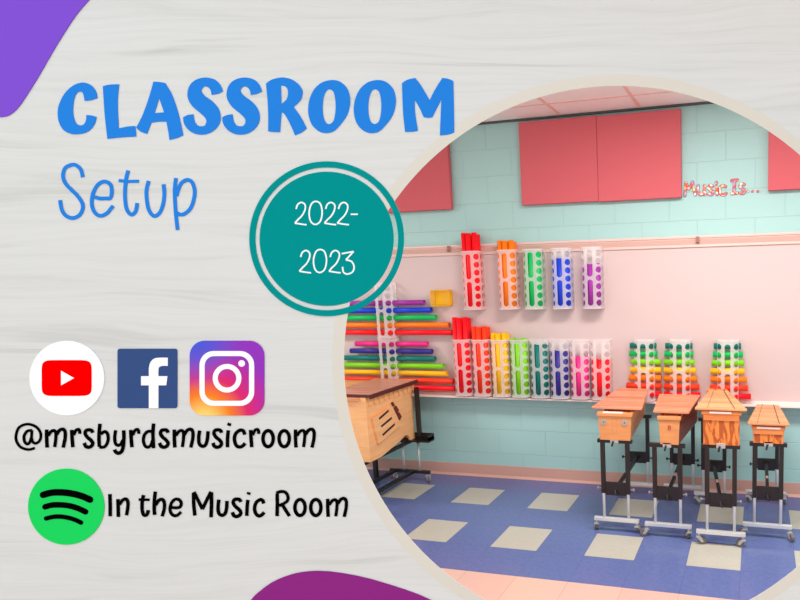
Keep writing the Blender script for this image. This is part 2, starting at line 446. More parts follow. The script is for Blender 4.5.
ml = thing('wall_lettering', 'flower patterned cut-out letters reading Music Is... on the teal wall', 'lettering', (-0.25, 0, 2.2))
rotm = Matrix.Rotation(math.pi/2, 4, 'X')
for k_, sts in MUSIC.items():
    dot = k_.startswith('d')
    for nm, w, z0, z1, mt in (('letter', 0.0225, 0.001, 0.004, INKED), ('face', 0.0165, 0.004, 0.0062, mu)):
        b = MB()
        for si, s_ in enumerate(sts): stroke(b, [(x+0.25, z-2.2) for x, z in s_], w*(0.85 if dot else 1), z0, z1+0.0003*si, k=4)
        b.v = [(x, -z, y) for x, y, z in b.v]
        if nm == 'letter': par = b.build('full_stop' if dot else 'letter', mt, ml)
        else: b.build(nm, mt, par)

# ------------------------------------------------------------------ perforated plastic holders
HW, HD, HH = 0.076, 0.118, 0.452     # half width, depth, height
FLAT, ARC = 0.022, 0.054
SIDE = HD-ARC-0.003
TOT = 2*(SIDE+ARC*math.pi/2+FLAT)
def at_len(l):      # distance along the plastic front, from the left wall edge round to the right -> (x, y)
    l = min(max(l, 0), TOT); sg = -1
    if l > TOT/2: l = TOT-l; sg = 1
    if l < SIDE: x, y = HW, -0.003-l
    elif l < SIDE+ARC*math.pi/2:
        a = (l-SIDE)/ARC; x, y = FLAT+ARC*math.cos(a), -(HD-ARC)-ARC*math.sin(a)
    else: x, y = TOT/2-l, -HD
    return (sg*x, y)
PITCH = 0.0612; HZ0 = 0.0115      # hole rows
def holder_mesh():
    b = MB(); cw = TOT/5
    def cell(c, z0, z1, hw, hh):    # stadium hole in cell column c from z0 to z1
        lx0, lx1 = c*cw, (c+1)*cw; cx = (lx0+lx1)/2; cz = (z0+z1)/2; n = 28
        inner = []; outer = []
        W, Hh = cw/2, (z1-z0)/2
        for i in range(n):
            a = 2*math.pi*(i+0.5)/n; ca, sa = math.cos(a), math.sin(a)
            st = hh-hw
            inner.append((cx+hw*ca, cz+hw*sa+(math.copysign(st, sa) if st > 0 else 0)))
        per = 4*(W+Hh)
        # outer points by direction to the rectangle border
        for i in range(n):
            x, z = inner[i][0]-cx, inner[i][1]-cz
            a = 2*math.pi*(i+0.5)/n
            dx, dz = math.cos(a)*W*1.6, math.sin(a)*Hh*1.6
            k = min(W/max(abs(dx), 1e-9), Hh/max(abs(dz), 1e-9))
            outer.append((cx+dx*k, cz+dz*k))
        # snap the outer points nearest each corner on to it
        for sx_ in (-1, 1):
            for sz_ in (-1, 1):
                c_ = (cx+sx_*W, cz+sz_*Hh)
                i = min(range(n), key=lambda q: (outer[q][0]-c_[0])**2+(outer[q][1]-c_[1])**2); outer[i] = c_
        P = [(*at_len(l), z) for l, z in inner]+[(*at_len(l), z) for l, z in outer]
        b.add(P, [(i, (i+1) % n, n+(i+1) % n, n+i) for i in range(n)])
    for c in range(5):
        if c == 2:
            cell(c, HZ0, HZ0+3.5*PITCH, 0.0205, 0.097)
            cell(c, HZ0+3.5*PITCH, HZ0+7*PITCH, 0.0205, 0.097)
        else:
            for r in range(7): cell(c, HZ0+r*PITCH, HZ0+(r+1)*PITCH, 0.0232, 0.0232)
    N = 30
    def band(z0, z1, out):
        V = []
        for i in range(N+1):
            x, y = at_len(TOT*i/N)
            V += [(x, y, z0), (x*(1+out), y*(1+out), z1)]
        b.add(V, [(2*i, 2*i+2, 2*i+3, 2*i+1) for i in range(N)])
    band(0.0, HZ0, 0); band(HZ0+7*PITCH, HH, 0.0)
    return b
def holder_proto():
    t = thing('tube_holder', '', 'holder', (0, 0, 0))
    sh = holder_mesh().build('perforated_front', HOLDER, t, smooth=True)
    # moulded rims
    for z, hgt, o in ((HH-0.006, 0.009, 0.0035), (-0.002, 0.007, 0.0035)):
        b = MB(); N = 30; V = []
        for i in range(N+1):
            x, y = at_len(TOT*i/N); k = 1+o/0.08
            V += [(x, y, z), (x*k, y*k, z), (x*k, y*k, z+hgt), (x, y, z+hgt)]
        F = []
        for i in range(N):
            a = 4*i; c = 4*(i+1)
            for j in range(4): F.append((a+j, a+(j+1) % 4, c+(j+1) % 4, c+j))
        b.add(V, F+[(0, 1, 2, 3), (4*N, 4*N+1, 4*N+2, 4*N+3)])
        b.build('rim', HOLDER, t)
    MB().box(-HW, HW, -0.004, -0.0015, 0, HH).build('back_panel', HOLDER, t)
    return t
WBY = -0.019     # front of the whiteboard surface
def mk_holder(proto, first, x, z, label, group):
    o = proto if first else copy_tree(proto)
    o.location = (x, WBY, z); tag(o, label, 'tube holder', group); return o
HP = holder_proto()
TR = 0.0217
def tube_mesh(col, length, axis):
    key = 'tube_%s_%.3f_%s' % (col, length, axis)
    if key in bpy.data.meshes: return bpy.data.meshes[key]
    b = MB()
    if axis == 'z': b.pipe((0, 0, 0), (0, 0, length), TR, TR-0.0016)
    else: b.pipe((-length/2, 0, 0), (length/2, 0, 0), TR, TR-0.0016)
    o = b.build(key, TUBEM[col], smooth=True); me = o.data
    bpy.data.objects.remove(o); me.name = key
    return me
def tube(col, length, loc, axis, label, group, tilt=0.0):
    o = bpy.data.objects.new('plastic_tube', tube_mesh(col, length, axis)); C.objects.link(o)
    o.location = loc
    if tilt: o.rotation_euler = (0, tilt, 0)
    return tag(o, label, 'tube', group)
BUNDLE = [(-0.044, -0.079), (0.0, -0.0955), (0.044, -0.079), (-0.044, -0.027), (0.044, -0.027), (0.0, -0.03)]
def bundle(x, z, col, colname, top, where, drop=0.012):
    n = 6
    for i in range(n):
        bx, by = BUNDLE[i]
        L = top-z-0.006-(0.0 if i in (0, 2) else 0.004 if i == 1 else drop)
        tube(col, L, (x+bx, WBY+by, z+0.006), 'z', '%s plastic tube standing in a bundle in the %s' % (colname, where), '%s tubes in the %s' % (colname, where))
UZ = 1.41
upper = [(-2.183, 'red', 'red', 2.006, 'upper row holder furthest left, tubes sticking far out'), (-1.879, 'orange', 'orange', 1.938, 'upper row second holder from the left, next to the green tubes'),
         (-1.667, 'green', 'green', 1.852, 'upper row middle holder of five'), (-1.439, 'blue', 'royal blue', 1.791, 'upper row fourth holder from the left'),
         (-1.201, 'purple', 'purple', 1.743, 'upper row holder furthest right')]
first = True
for x, col, cn, top, wh in upper:
    mk_holder(HP, first, x, UZ, 'frosted perforated plastic holder with %s tubes, in the upper row on the whiteboard' % cn, 'upright tube holders'); first = False
    bundle(x, UZ, col, cn, top, 'upper row holder')
lower = [('red', 'long bright red', 1.347), ('scarlet', 'orange-red', 1.274), ('yellow', 'yellow', 1.222), ('lime', 'lime green', 1.179),
         ('teal', 'dark teal', 1.132), ('indigo', 'indigo', 1.086), ('magenta', 'magenta', 1.045), ('red', 'short bright red', 1.024)]
for i, (col, cn, top) in enumerate(lower):
    x = -2.303+0.1647*i
    mk_holder(HP, False, x, 0.716, 'frosted perforated plastic holder with %s tubes, in the lower row on the tray' % cn, 'upright tube holders')
    bundle(x, 0.716, col, cn, top, 'lower row holder')
# holders with tubes pushed sideways through their holes
LX = -2.988
for z, nm in ((1.180, 'upper'), (0.716, 'lower')):
    mk_holder(HP, False, LX, z, 'frosted perforated holder at left with long sideways tubes, the %s of two' % nm, 'holders with sideways tubes')
hy = WBY-0.0485
def rowz(z, r): return z+HZ0+PITCH*(r+0.5)
left_up = [(4, 'purple', 'purple', -3.44, -2.629), (3, 'blue', 'royal blue', -3.47, -2.57), (2, 'green', 'green', -3.50, -2.529), (1, 'orange', 'orange', -3.53, -2.416), (0, 'red', 'red', -3.56, -2.362)]
left_lo = [(6, 'magenta', 'magenta', -3.305, -2.623), (5, 'indigo', 'indigo', -3.359, -2.586), (4, 'teal', 'dark teal', -3.47, -2.563), (3, 'lime', 'lime green', -3.50, -2.489),
           (2, 'yellow', 'yellow', -3.53, -2.461), (1, 'scarlet', 'orange-red', -3.55, -2.407), (0, 'red', 'red', -3.57, -2.392)]
for rows, z, nm in ((left_up, 1.180, 'upper'), (left_lo, 0.716, 'lower')):
    for r, col, cn, xa, xb in rows:
        zz = rowz(z, r)
        for side, a, c in (('left', xa, LX-0.004), ('right', LX+0.004, xb)):
            tube(col, c-a, ((a+c)/2, hy, zz), 'x', 'long %s tube reaching out %s of the %s left holder' % (cn, side, nm), 'sideways tubes in the left holders')
cols7 = [('teal', 'dark teal'), ('green', 'green'), ('lime', 'lime green'), ('yellow', 'yellow'), ('orange', 'orange'), ('scarlet', 'orange-red'), ('red', 'bright red')]
tri = [(-0.812, [-0.922, -0.927, -0.913, -0.922, -0.935, -0.956, -0.95], [-0.724, -0.717, -0.69, -0.688, -0.688, -0.69, -0.69], 'left'),
       (-0.545, [-0.654, -0.661, -0.665, -0.666, -0.668, -0.669, -0.668], [-0.456, -0.449, -0.442, -0.431, -0.421, -0.406, -0.399], 'middle'),
       (-0.199, [-0.30, -0.307, -0.314, -0.325, -0.322, -0.329, -0.335], [-0.107, -0.093, -0.086, -0.082, -0.064, -0.056, -0.035], 'right')]
for x, la, ra, nm in tri:
    mk_holder(HP, False, x, 0.716, 'frosted holder with a rainbow ladder of short sideways tubes, the %s one of three' % nm, 'holders with rainbow ladders of tubes')
    for i, (col, cn) in enumerate(cols7):
        a, c = la[i], ra[i]
        tube(col, c-a, ((a+c)/2, hy, rowz(0.716, 6-i)), 'x', 'short %s tube lying sideways through the %s rainbow holder' % (cn, nm), 'short sideways tubes of the %s rainbow holder' % nm)

# yellow bin
t = thing('wall_bin', 'small translucent yellow plastic bin fixed on the whiteboard beside the sideways tubes', 'bin', (-2.478, WBY, 1.438))
YW = mat('yellow_bin_body', rgb(255, 204, 14), 0.4)
b = MB(); b.box(-0.078, 0.078, -0.006, -0.001, 0, 0.125); b.build('back', YW, t)
b = MB(); b.box(-0.078, -0.072, -0.065, -0.006, 0, 0.125); b.box(0.072, 0.078, -0.065, -0.006, 0, 0.125)
b.box(-0.082, 0.072, -0.065, -0.006, 0, 0.006); b.box(-0.082, 0.072, -0.065, -0.006, 0.119, 0.125); b.build('side_wall', YELBIN, t)
b = MB(); b.box(-0.082, 0.082, -0.069, -0.062, -0.004, 0.008); b.box(-0.082, 0.082, -0.069, -0.062, 0.117, 0.129)
b.box(-0.082, -0.07, -0.069, -0.062, 0.008, 0.117); b.box(0.07, 0.082, -0.069, -0.062, 0.008, 0.117); b.build('rim', YELBIN, t, 0.002)

# ------------------------------------------------------------------ instrument stands
def caster(parent, x, y, ztop, ang):
    b = MB(); d = Vector((math.cos(ang), math.sin(ang), 0)); s_ = Vector((-d.y, d.x, 0)); p = Vector((x, y, 0))
    b.cyl((x, y, ztop-0.004), (x, y, 0.048), 0.007, 10)
    b.box(x-0.015, x+0.015, y-0.015, y+0.015, 0.046, 0.052)
    for k in (-1, 1):
        q = p+s_*0.013*k
        b.hexa([tuple(q+d*0.030-s_*0.0015+Vector((0, 0, 0.018))), tuple(q+d*0.014-s_*0.0015+Vector((0, 0, 0.018))), tuple(q+d*0.014+s_*0.0015+Vector((0, 0, 0.018))), tuple(q+d*0.030+s_*0.0015+Vector((0, 0, 0.018)))],
               [tuple(q+d*0.016-s_*0.0015+Vector((0, 0, 0.048))), tuple(q-d*0.012-s_*0.0015+Vector((0, 0, 0.048))), tuple(q-d*0.012+s_*0.0015+Vector((0, 0, 0.048))), tuple(q+d*0.016+s_*0.0015+Vector((0, 0, 0.048)))])
    f = b.build('caster', GREYP, parent)
    c = p+d*0.022
    w = MB(); w.cyl(tuple(c-s_*0.010+Vector((0, 0, 0.0255))), tuple(c+s_*0.010+Vector((0, 0, 0.0255))), 0.025, 18)
    w.build('wheel', RUBBER, f, 0.002)
def stand(label, F, Bk, zt=0.612, beam=True):
    """F, Bk: (x0, x1, y) of the upright centres of the front and back frame"""
    t = thing('instrument_stand', label, 'stand', (0, 0, 0), 'rolling instrument stands')
    for (x0, x1, y), nm in ((F, 'front'), (Bk, 'back')):
        cx = (x0+x1)/2; hb = 0.148 if nm == 'front' else 0.14
        MB().box(cx-hb, cx+hb, y-0.013, y+0.013, 0.072, 0.095).build('base_bar', CHROME, t, 0.002)
        for sx_ in (-1, 1): caster(t, cx+sx_*(hb-0.014), y, 0.074, random.uniform(0, 6.28))
        for x in (x0, x1):
            MB().cyl((x, y, 0.092), (x, y, 0.40), 0.0095, 12).build('leg', CHROME, t, smooth=True)
            MB().box(x-0.0135, x+0.0135, y-0.0135, y+0.0135, 0.262, zt-0.022).build('upright', BLACK, t, 0.002)
        MB().box(x0+0.0137, x1-0.0137, y-0.008, y+0.008, 0.25, 0.335).build('cross_plate', BLACK, t)
        MB().box(x0-0.032, x1+0.032, y-0.016, y+0.016, zt-0.022, zt).build('top_bar', BLACK, t, 0.002)
        for x, sg in ((x0, -1), (x1, 1)):
            k = MB().cyl((x+sg*0.0135, y, 0.29), (x+sg*0.030, y, 0.29), 0.005, 8).cyl((x+sg*0.030, y, 0.29), (x+sg*0.042, y, 0.29), 0.011, 10)
            k.build('knob', KNOBM if nm == 'front' else BLACKP, t, 0.002)
    fx, bx = (F[0]+F[1])/2, (Bk[0]+Bk[1])/2
    # centre beam running back, with a telescoping sleeve
    p = Vector((fx, F[2]+0.008, 0.29)); q = Vector((bx, Bk[2]-0.008, 0.30)); m1 = p.lerp(q, 0.42); m2 = p.lerp(q, 0.52)
    MB().bar(p, m1, 0.020, 0.022).bar(m2, q, 0.022, 0.026).build('centre_beam', BLACK, t)
    MB().bar(m1, m2, 0.016, 0.018).build('beam_band', mat('pale_tape', rgb(232, 190, 180), 0.5), t)
    MB().cyl((fx-0.004, F[2]-0.008, 0.285), (fx+0.004, F[2]-0.03, 0.262), 0.006, 8).cyl((fx+0.004, F[2]-0.03, 0.262), (fx+0.018, F[2]-0.034, 0.268), 0.007, 8).build('clamp_lever', BLACKP, t)
    # clip on the top bar
    k = MB().box(fx-0.025, fx+0.028, F[2]-0.022, F[2]-0.0165, zt-0.02, zt+0.012).build('clip', GREYP, t, 0.002)
    MB().bar((fx-0.004, F[2]-0.0225, zt-0.006), (fx-0.012, F[2]-0.034, zt-0.038), 0.012, 0.01, (0, 1, 0)).build('clip_lever', BLACKP, k)
    return t
S = [((-0.952, -0.790, -0.83), (-0.937, -0.782, -0.17), 'black and chrome rolling stand under the leftmost small wooden instrument', 0.620),
     ((-0.612, -0.452, -0.85), (-0.602, -0.445, -0.165), 'black and chrome rolling stand under the small instrument with the narrow red-marked end', 0.614),
     ((-0.283, -0.120, -0.90), (-0.362, -0.212, -0.275), 'black and chrome rolling stand under the tall box with bold wood grain', 0.640),
     ((-0.004, 0.155, -0.74), (0.002, 0.148, -0.18), 'black and chrome rolling stand furthest right, under the smallest wooden box', 0.617)]
for F, Bk, lab, zt in S: stand(lab, F, Bk, zt)

# ------------------------------------------------------------------ barred instruments
def lerp(a, c, t_): return a+(c-a)*t_
def instrument(label, front, back, z0, z1, bf, bb, zb, n, boxm, rimm, barm, sidem=None, cord=False, inset=0.008, cat='xylophone'):
    """front/back: (x0, x1, y) of the box ends, bf/bb: (x0, x1, y) of the nearest and furthest bar edge"""
    t = thing('barred_instrument', label, cat, (0, 0, 0), 'small wooden barred instruments')
    rim = 0.022; th = 0.012
    # tapered hollow box: four walls and a bottom
    def corner(x, y, z): return (x, y, z)
    fx0, fx1, fy = front; bx0, bx1, by = back
    def wall(a0, a1, a2, a3, z0_, z1_, name, mt):
        return MB().hexa([(*a0, z0_), (*a1, z0_), (*a2, z0_), (*a3, z0_)], [(*a0, z1_), (*a1, z1_), (*a2, z1_), (*a3, z1_)]).build(name, mt, t)
    # end boards
    b = MB().hexa([(fx0+inset, fy, z0), (fx1-inset, fy, z0), (fx1-inset, fy+th, z0), (fx0+inset, fy+th, z0)], [(fx0, fy, z1-rim), (fx1, fy, z1-rim), (fx1, fy+th, z1-rim), (fx0, fy+th, z1-rim)])
    fe = b.build('end_board', boxm, t, 0.0015)
    MB().hexa([(bx0+inset, by-th, z0), (bx1-inset, by-th, z0), (bx1-inset, by, z0), (bx0+inset, by, z0)], [(bx0, by-th, z1-rim), (bx1, by-th, z1-rim), (bx1, by, z1-rim), (bx0, by, z1-rim)]).build('end_board', boxm, t)
    sm = sidem or boxm
    for sg, a, c in ((1, fx0, bx0), (-1, fx1, bx1)):
        i_ = inset*sg; w = th*sg; e = 0.0005*sg
        MB().hexa([(a+i_+e, fy+th, z0), (c+i_+e, by-th, z0), (c+i_+w, by-th, z0), (a+i_+w, fy+th, z0)],
                  [(a+e, fy+th, z1-rim), (c+e, by-th, z1-rim), (c+w, by-th, z1-rim), (a+w, fy+th, z1-rim)]).build('side_board', sm, t)
    MB().hexa([(fx0+inset+th, fy+th, z0), (fx1-inset-th, fy+th, z0), (bx1-inset-th, by-th, z0), (bx0+inset+th, by-th, z0)],
              [(fx0+inset+th, fy+th, z0+0.006), (fx1-inset-th, fy+th, z0+0.006), (bx1-inset-th, by-th, z0+0.006), (bx0+inset+th, by-th, z0+0.006)]).build('bottom_board', sm, t)
    # end rails on top
    MB().box(fx0-0.008, fx1+0.008, fy-0.008, fy+0.045, z1-rim, z1).build('end_rail', rimm, t, 0.003)
    MB().box(bx0-0.006, bx1+0.006, by-0.04, by+0.006, z1-rim, z1).build('end_rail', rimm, t, 0.003)
    # long rails that carry the bars
    zs = zb-0.012
    for k in (0.26, 0.74):
        p = (lerp(bf[0], bf[1], k), fy+0.02, z1-0.008); q = (lerp(bb[0], bb[1], k), by-0.02, z1-0.008)
        MB().bar(p, q, 0.012, 0.016).build('bar_rail', rimm, t)
        MB().bar((p[0], p[1]+0.02, (z1+zs)/2-0.001), (q[0], q[1]-0.01, (z1+zs)/2-0.001), 0.008, max(0.004, zs-z1)).build('felt_strip', mat('red_felt', rgb(140, 50, 50), 0.9), t)
    L = abs(bb[2]-bf[2]); gap = 0.011; bw = (L-gap*(n-1))/n
    for i in range(n):
        ya = bf[2]+(bw+gap)*i; yb_ = ya+bw
        ta, tb = (ya-bf[2])/L, (yb_-bf[2])/L
        tm = (ta+tb)/2
        x0, x1 = lerp(bf[0], bb[0], tm), lerp(bf[1], bb[1], tm)
        MB().box(x0, x1, ya, yb_, zb-0.012, zb).build('bar', barm, t, 0.002)
    if cord:
        for k in (0.24, 0.76):
            p = Vector((lerp(bf[0], bf[1], k), bf[2]+0.006, zb+0.0015)); q = Vector((lerp(bb[0], bb[1], k), bb[2]-0.006, zb+0.0015))
            MB().cyl(p, q, 0.0022 if k > 0.5 else 0.001, 6).build('cord', mat('dark_cord', rgb(60, 44, 48), 0.8), t)
    return t, fe
LABELM = mat('white_label', rgb(246, 232, 230), 0.5)
inst1, fe = instrument('small light wood barred instrument with two round grey discs on its end', (-0.970, -0.757, -0.853), (-0.945, -0.795, -0.15), 0.6205, 0.797,
                   (-1.021, -0.692, -0.825), (-0.985, -0.763, -0.205), 0.826, 13, BOXWOOD, BOXWOOD, ROSE, cat='xylophone')
MB().box(-0.94, -0.812, -0.860, -0.822, 0.797, 0.7985).build('name_strip', LABELM, inst1)
DISC = mat('grey_disc', rgb(176, 170, 168), 0.5, 0.2)
for x in (-0.934, -0.799):
    d = MB().cyl((x, -0.853, 0.737), (x, -0.857, 0.737), 0.019, 24).build('round_disc', DISC, inst1)
    MB().cyl((x, -0.857, 0.737), (x, -0.8585, 0.737), 0.004, 10).build('screw', BLACKP, d)
HOLE = mat('dark_hole', rgb(150, 88, 50), 0.8)
b = MB()
for i in range(6):
    for x in (-0.872, -0.846): b.cyl((x-0.006, -0.8545, 0.682+0.015*i), (x-0.006, -0.852, 0.682+0.015*i), 0.0018, 6)
b.build('sound_holes', HOLE, inst1)
inst2, fe = instrument('small barred instrument with a narrow light wood end marked with a red emblem', (-0.580, -0.450, -0.872), (-0.642, -0.395, -0.29), 0.6145, 0.792,
                   (-0.614, -0.394, -0.865), (-0.657, -0.373, -0.36), 0.822, 13, BOXWOOD, BOXWOOD, ROSE, ROSESIDE, cat='xylophone')
REDM = mat('red_emblem_print', rgb(196, 60, 60), 0.6)
b = MB()
stroke(b, [(0, 0.011), (0.008, 0.004), (0, -0.002), (-0.008, 0.004)], 0.0042, 0, 0.0012, True)
stroke(b, [(0, -0.002), (0.009, -0.010), (0, -0.018), (-0.009, -0.010)], 0.0042, 0, 0.0012, True)
b.v = [(x-0.514, -0.8725-z, y+0.725) for x, y, z in b.v]; b.build('red_emblem', REDM, inst2)
inst3, fe = instrument('tall barred instrument box with bold dark grain on its orange wood end', (-0.306, -0.090, -0.920), (-0.33, -0.20, -0.26), 0.6405, 0.848,
                   (-0.352, -0.046, -0.935), (-0.307, -0.181, -0.40), 0.866, 13, OAK, OAKRIM, TANBAR, cord=True, inset=0.003, cat='xylophone')
MB().box(-0.266, -0.138, -0.9295, -0.928, 0.835, 0.846).build('name_strip', LABELM, inst3)
MB().box(-0.302, -0.094, -0.926, -0.920, 0.792, 0.8258).build('end_band', OAKRIM, inst3)
inst4, fe = instrument('smallest barred instrument, low orange wood box furthest right', (-0.016, 0.166, -0.762), (0.01, 0.14, -0.17), 0.6175, 0.724,
                   (-0.051, 0.199, -0.78), (0.008, 0.154, -0.265), 0.746, 12, OAK, OAKRIM, TANBAR, cord=True, inset=0.003, cat='xylophone')
MB().box(0.006, 0.146, -0.7715, -0.770, 0.711, 0.722).build('name_strip', LABELM, inst4)
MB().box(-0.012, 0.162, -0.768, -0.762, 0.676, 0.7018).build('end_band', OAKRIM, inst4)

# ------------------------------------------------------------------ bass instrument at the left
bs = thing('bass_xylophone', 'large light wood bass barred instrument at the left edge of the round view', 'xylophone', (0, 0, 0))
X0, X1, Y0, Y1, Z0, Z1 = -3.04, -2.70, -0.80, -0.22, 0.355, 0.83
# side board with the arch cut near the wall end (outline in y, z)
arch = [(Y0, Z0), (-0.67, Z0), (-0.42, 0.408), (-0.36, 0.43), (-0.325, 0.425), (-0.30, 0.40), (-0.285, Z0+0.01), (-0.26, Z0), (Y1, Z0), (Y1, Z1), (Y0, Z1)]
for xa, xb in ((X1-0.018, X1), (X0, X0+0.018)):
    o = filled('side_board', [[Vector((p[0], p[1])) for p in arch]], 0, xb-xa, BASSWOOD, bs)
    o.data.transform(Matrix(((0, 0, 1, xa), (1, 0, 0, 0), (0, 1, 0, 0), (0, 0, 0, 1))))
MB().box(X0+0.018, X1-0.018, Y0, Y0+0.018, Z0, Z1).build('end_board', BASSWOOD, bs)
MB().box(X0+0.018, X1-0.018, Y1-0.018, Y1, Z0, Z1).build('end_board', BASSWOOD, bs)
MB().box(X0-0.01, X1-0.045, Y0-0.02, Y0+0.03, 0.806, 0.8305).build('end_rail', TANBAR, bs, 0.004)
b = MB(); b.box(X0, X0+0.03, Y0+0.03, Y1, Z1, Z1+0.006); b.box(X1-0.03, X1, Y0+0.03, Y1, Z1, Z1+0.006); b.build('felt_strip', MATS['red_felt'], bs)
nb = 10; bw = (0.60-0.006*(nb-1))/nb
for i in range(nb):
    ya = -0.79+(bw+0.006)*i
    MB().box(-3.05, -2.668, ya, ya+bw, Z1+0.006, Z1+0.024).build('bar', BROWNBAR, bs, 0.002)
    MB().box(X1, X1+0.012, ya+0.014, ya+bw-0.014, 0.768, Z1-0.002).build('shadow_tooth', BASSWOOD, bs)  # teeth shaped to imitate the shadow pattern below the bar ends
DARKEDGE = mat('shaded_bar_end', rgb(84, 32, 30), 0.6)
b = MB(); b.box(-2.6675, -2.660, -0.80, -0.19, 0.822, 0.852); b.box(-3.05, -2.6675, -0.80, -0.7905, 0.8315, 0.852); b.build('edge_strip', DARKEDGE, bs)  # added strip over the bar ends: their shade and dark wood as colour
# slotted cover board
cov = [(-0.765, 0.672), (-0.523, 0.706), (-0.428, 0.534), (-0.717, 0.469)]
cv = MB().poly([(0, y, z) for y, z in cov], (X1, 0, 0), (X1+0.022, 0, 0)).build('cover_board', BASSWOOD, bs, 0.002)
SLOT = mat('dark_slot', rgb(48, 22, 24), 0.6)
for p, q in (((-0.695, 0.652), (-0.577, 0.686)), ((-0.678, 0.589), (-0.544, 0.622)), ((-0.669, 0.522), (-0.514, 0.565))):
    MB().bar((X1+0.0225, *p), (X1+0.0225, *q), 0.003, 0.016, (0, 0, 1)).build('slot', SLOT, cv)
DKRED = mat('dark_red_block', rgb(112, 40, 36), 0.5)
for c_, hl, hw_ in (((-0.497, 0.716), 0.018, 0.008), ((-0.462, 0.665), 0.026, 0.018), ((-0.432, 0.606), 0.026, 0.018)):
    d = Vector((0.55, -0.85)).normalized(); n_ = Vector((d.y, -d.x)); c_ = Vector(c_)
    P = [c_+d*hl+n_*hw_, c_+d*hl-n_*hw_, c_-d*hl-n_*hw_, c_-d*hl+n_*hw_]
    MB().poly([(0, p.x, p.y) for p in P], (X1, 0, 0), (X1+0.016, 0, 0)).build('dark_block', DKRED, bs, 0.002)
# its stand
st = thing('bass_stand', 'low black rolling frame under the large bass instrument at left', 'stand', (0, 0, 0))
MB().box(-2.655, -2.625, -0.265, -0.235, 0.40, 0.80).build('back_post', BLACK, st, 0.002)
MB().box(-2.80, -2.53, -0.30, -0.222, 0.36, 0.372).build('shelf', BLACK, st)
b = MB(); b.box(-2.80, -2.53, -0.222, -0.214, 0.36, 0.418); b.box(-2.536, -2.53, -0.30, -0.222, 0.372, 0.418); b.box(-2.5355, -2.53, -0.30, -0.222, 0.372, 0.40)
b.build('shelf_lip', BLACK, st)
for x in (-2.835, -2.69):
    MB().cyl((x, -0.20, 0.085), (x, -0.20, 0.33), 0.009, 12).build('leg', CHROME, st, smooth=True)
    MB().cyl((x, -0.20, 0.325), (x, -0.20, 0.362), 0.015, 12).build('sleeve', BLACK, st)
for y in (-0.20, -1.0):
    MB().box(-2.97, -2.60, y-0.014, y+0.014, 0.066, 0.09).build('base_bar', BLACK, st, 0.002)
    for x in (-2.93, -2.62): caster(st, x, y, 0.07, -0.8)
for x in (-2.755, -2.925): MB().bar((x, -0.21, 0.075), (x-0.02, -1.0, 0.075), 0.028, 0.024).build('base_beam', BLACK, st)
MB().bar((-2.74, -0.22, 0.345), (-2.75, -0.98, 0.345), 0.03, 0.02).build('support_rail', BLACK, st)
MB().bar((-3.0, -0.22, 0.345), (-3.0, -0.98, 0.345), 0.03, 0.02).build('support_rail', BLACK, st)
for x in (-2.76, -3.0): MB().cyl((x, -0.96, 0.085), (x, -0.96, 0.34), 0.009, 12).build('leg', CHROME, st, smooth=True)
MB().box(-3.015, -2.725, -0.975, -0.945, 0.325, 0.345).build('support_bar', BLACK, st)
MB().box(-3.015, -2.8, -0.215, -0.185, 0.335, 0.355).build('support_bar', BLACK, st)
# neighbour instrument, hardly seen beyond it
nb_ = thing('bass_metallophone', 'pale tan wooden instrument mostly hidden beyond the large bass instrument', 'xylophone', (0, 0, 0))
MB().box(-3.50, -3.07, -0.78, -0.16, 0.40, 0.80).build('soundbox', BOXWOOD, nb_, 0.004)
for i in range(9): MB().box(-3.51, -3.075, -0.78+0.069*i, -0.718+0.069*i, 0.812, 0.83).build('bar', TANBAR, nb_, 0.002)
MB().box(-3.48, -3.46, -0.77, -0.17, 0.80, 0.812).box(-3.12, -3.10, -0.77, -0.17, 0.80, 0.812).build('bar_rail', BROWNBAR, nb_)
b = MB()
for x in (-3.46, -3.11):
    for y in (-0.74, -0.2): b.box(x-0.015, x+0.015, y-0.015, y+0.015, 0, 0.40)
b.build('leg_frame', BLACK, nb_)

# ------------------------------------------------------------------ sign board with a round opening
D = 1.40; U = D/587.072           # one layout unit on the sign face in metres (2.385 mm)
SM = Matrix((RT, UP, -FW)).transposed().to_4x4(); SM.translation = EYE+FW*D
def L2(x, y): return Vector(((x-611)*U, -(y-350)*U))
sign = thing('sign_board', 'large whitewashed wood sign board leaning back with a big round opening', 'sign')
sign.matrix_world = SM
def circ(cx, cy, r, n=96): return [L2(cx+r*math.cos(2*math.pi*i/n), cy+r*math.sin(2*math.pi*i/n)) for i in range(n)]
CX, CY, RI, RO = 617.84, 359.72, 273.8, 285.0
xl, xr = (-70-611)*U, (903-611)*U
def yfloor(X): return -(SM.translation.z+RT.z*X)/UP.z+0.012
outer = [Vector((xl, 420*U)), Vector((xr, 420*U)), Vector((xr, yfloor(xr))), Vector((xl, yfloor(xl)))]
filled('panel', [outer, circ(CX, CY, RI+5, 192)], -0.009, 0.0, BOARD, sign)
CREAM = flat('cream_ring_paint', 223, 217, 205)
filled('ring_trim', [circ(CX, CY, RO, 192), circ(CX, CY, RI, 192)], 0.0, 0.0006, CREAM, sign)
for X in (xl+0.1, xr-0.06):
    bw_ = MB(); yb_ = yfloor(X)
    top = Vector((X, yb_+1.25, -0.009)); 
    # foot on the floor behind the board
    Wt = SM @ top; foot = Vector((Wt.x+0.02, Wt.y+0.55, 0.0))
    inv = SM.inverted(); ft = inv @ foot
    bw_.bar(top, ft, 0.04, 0.02, (0, 0, 1)); bw_.build('prop_leg', BOXWOOD, sign)
Z_0, Z_1 = 0.0007, 0.0014
def on_sign(name, label, cat, group=None):
    t_ = thing(name, label, cat, group=group); t_.matrix_world = SM; return t_
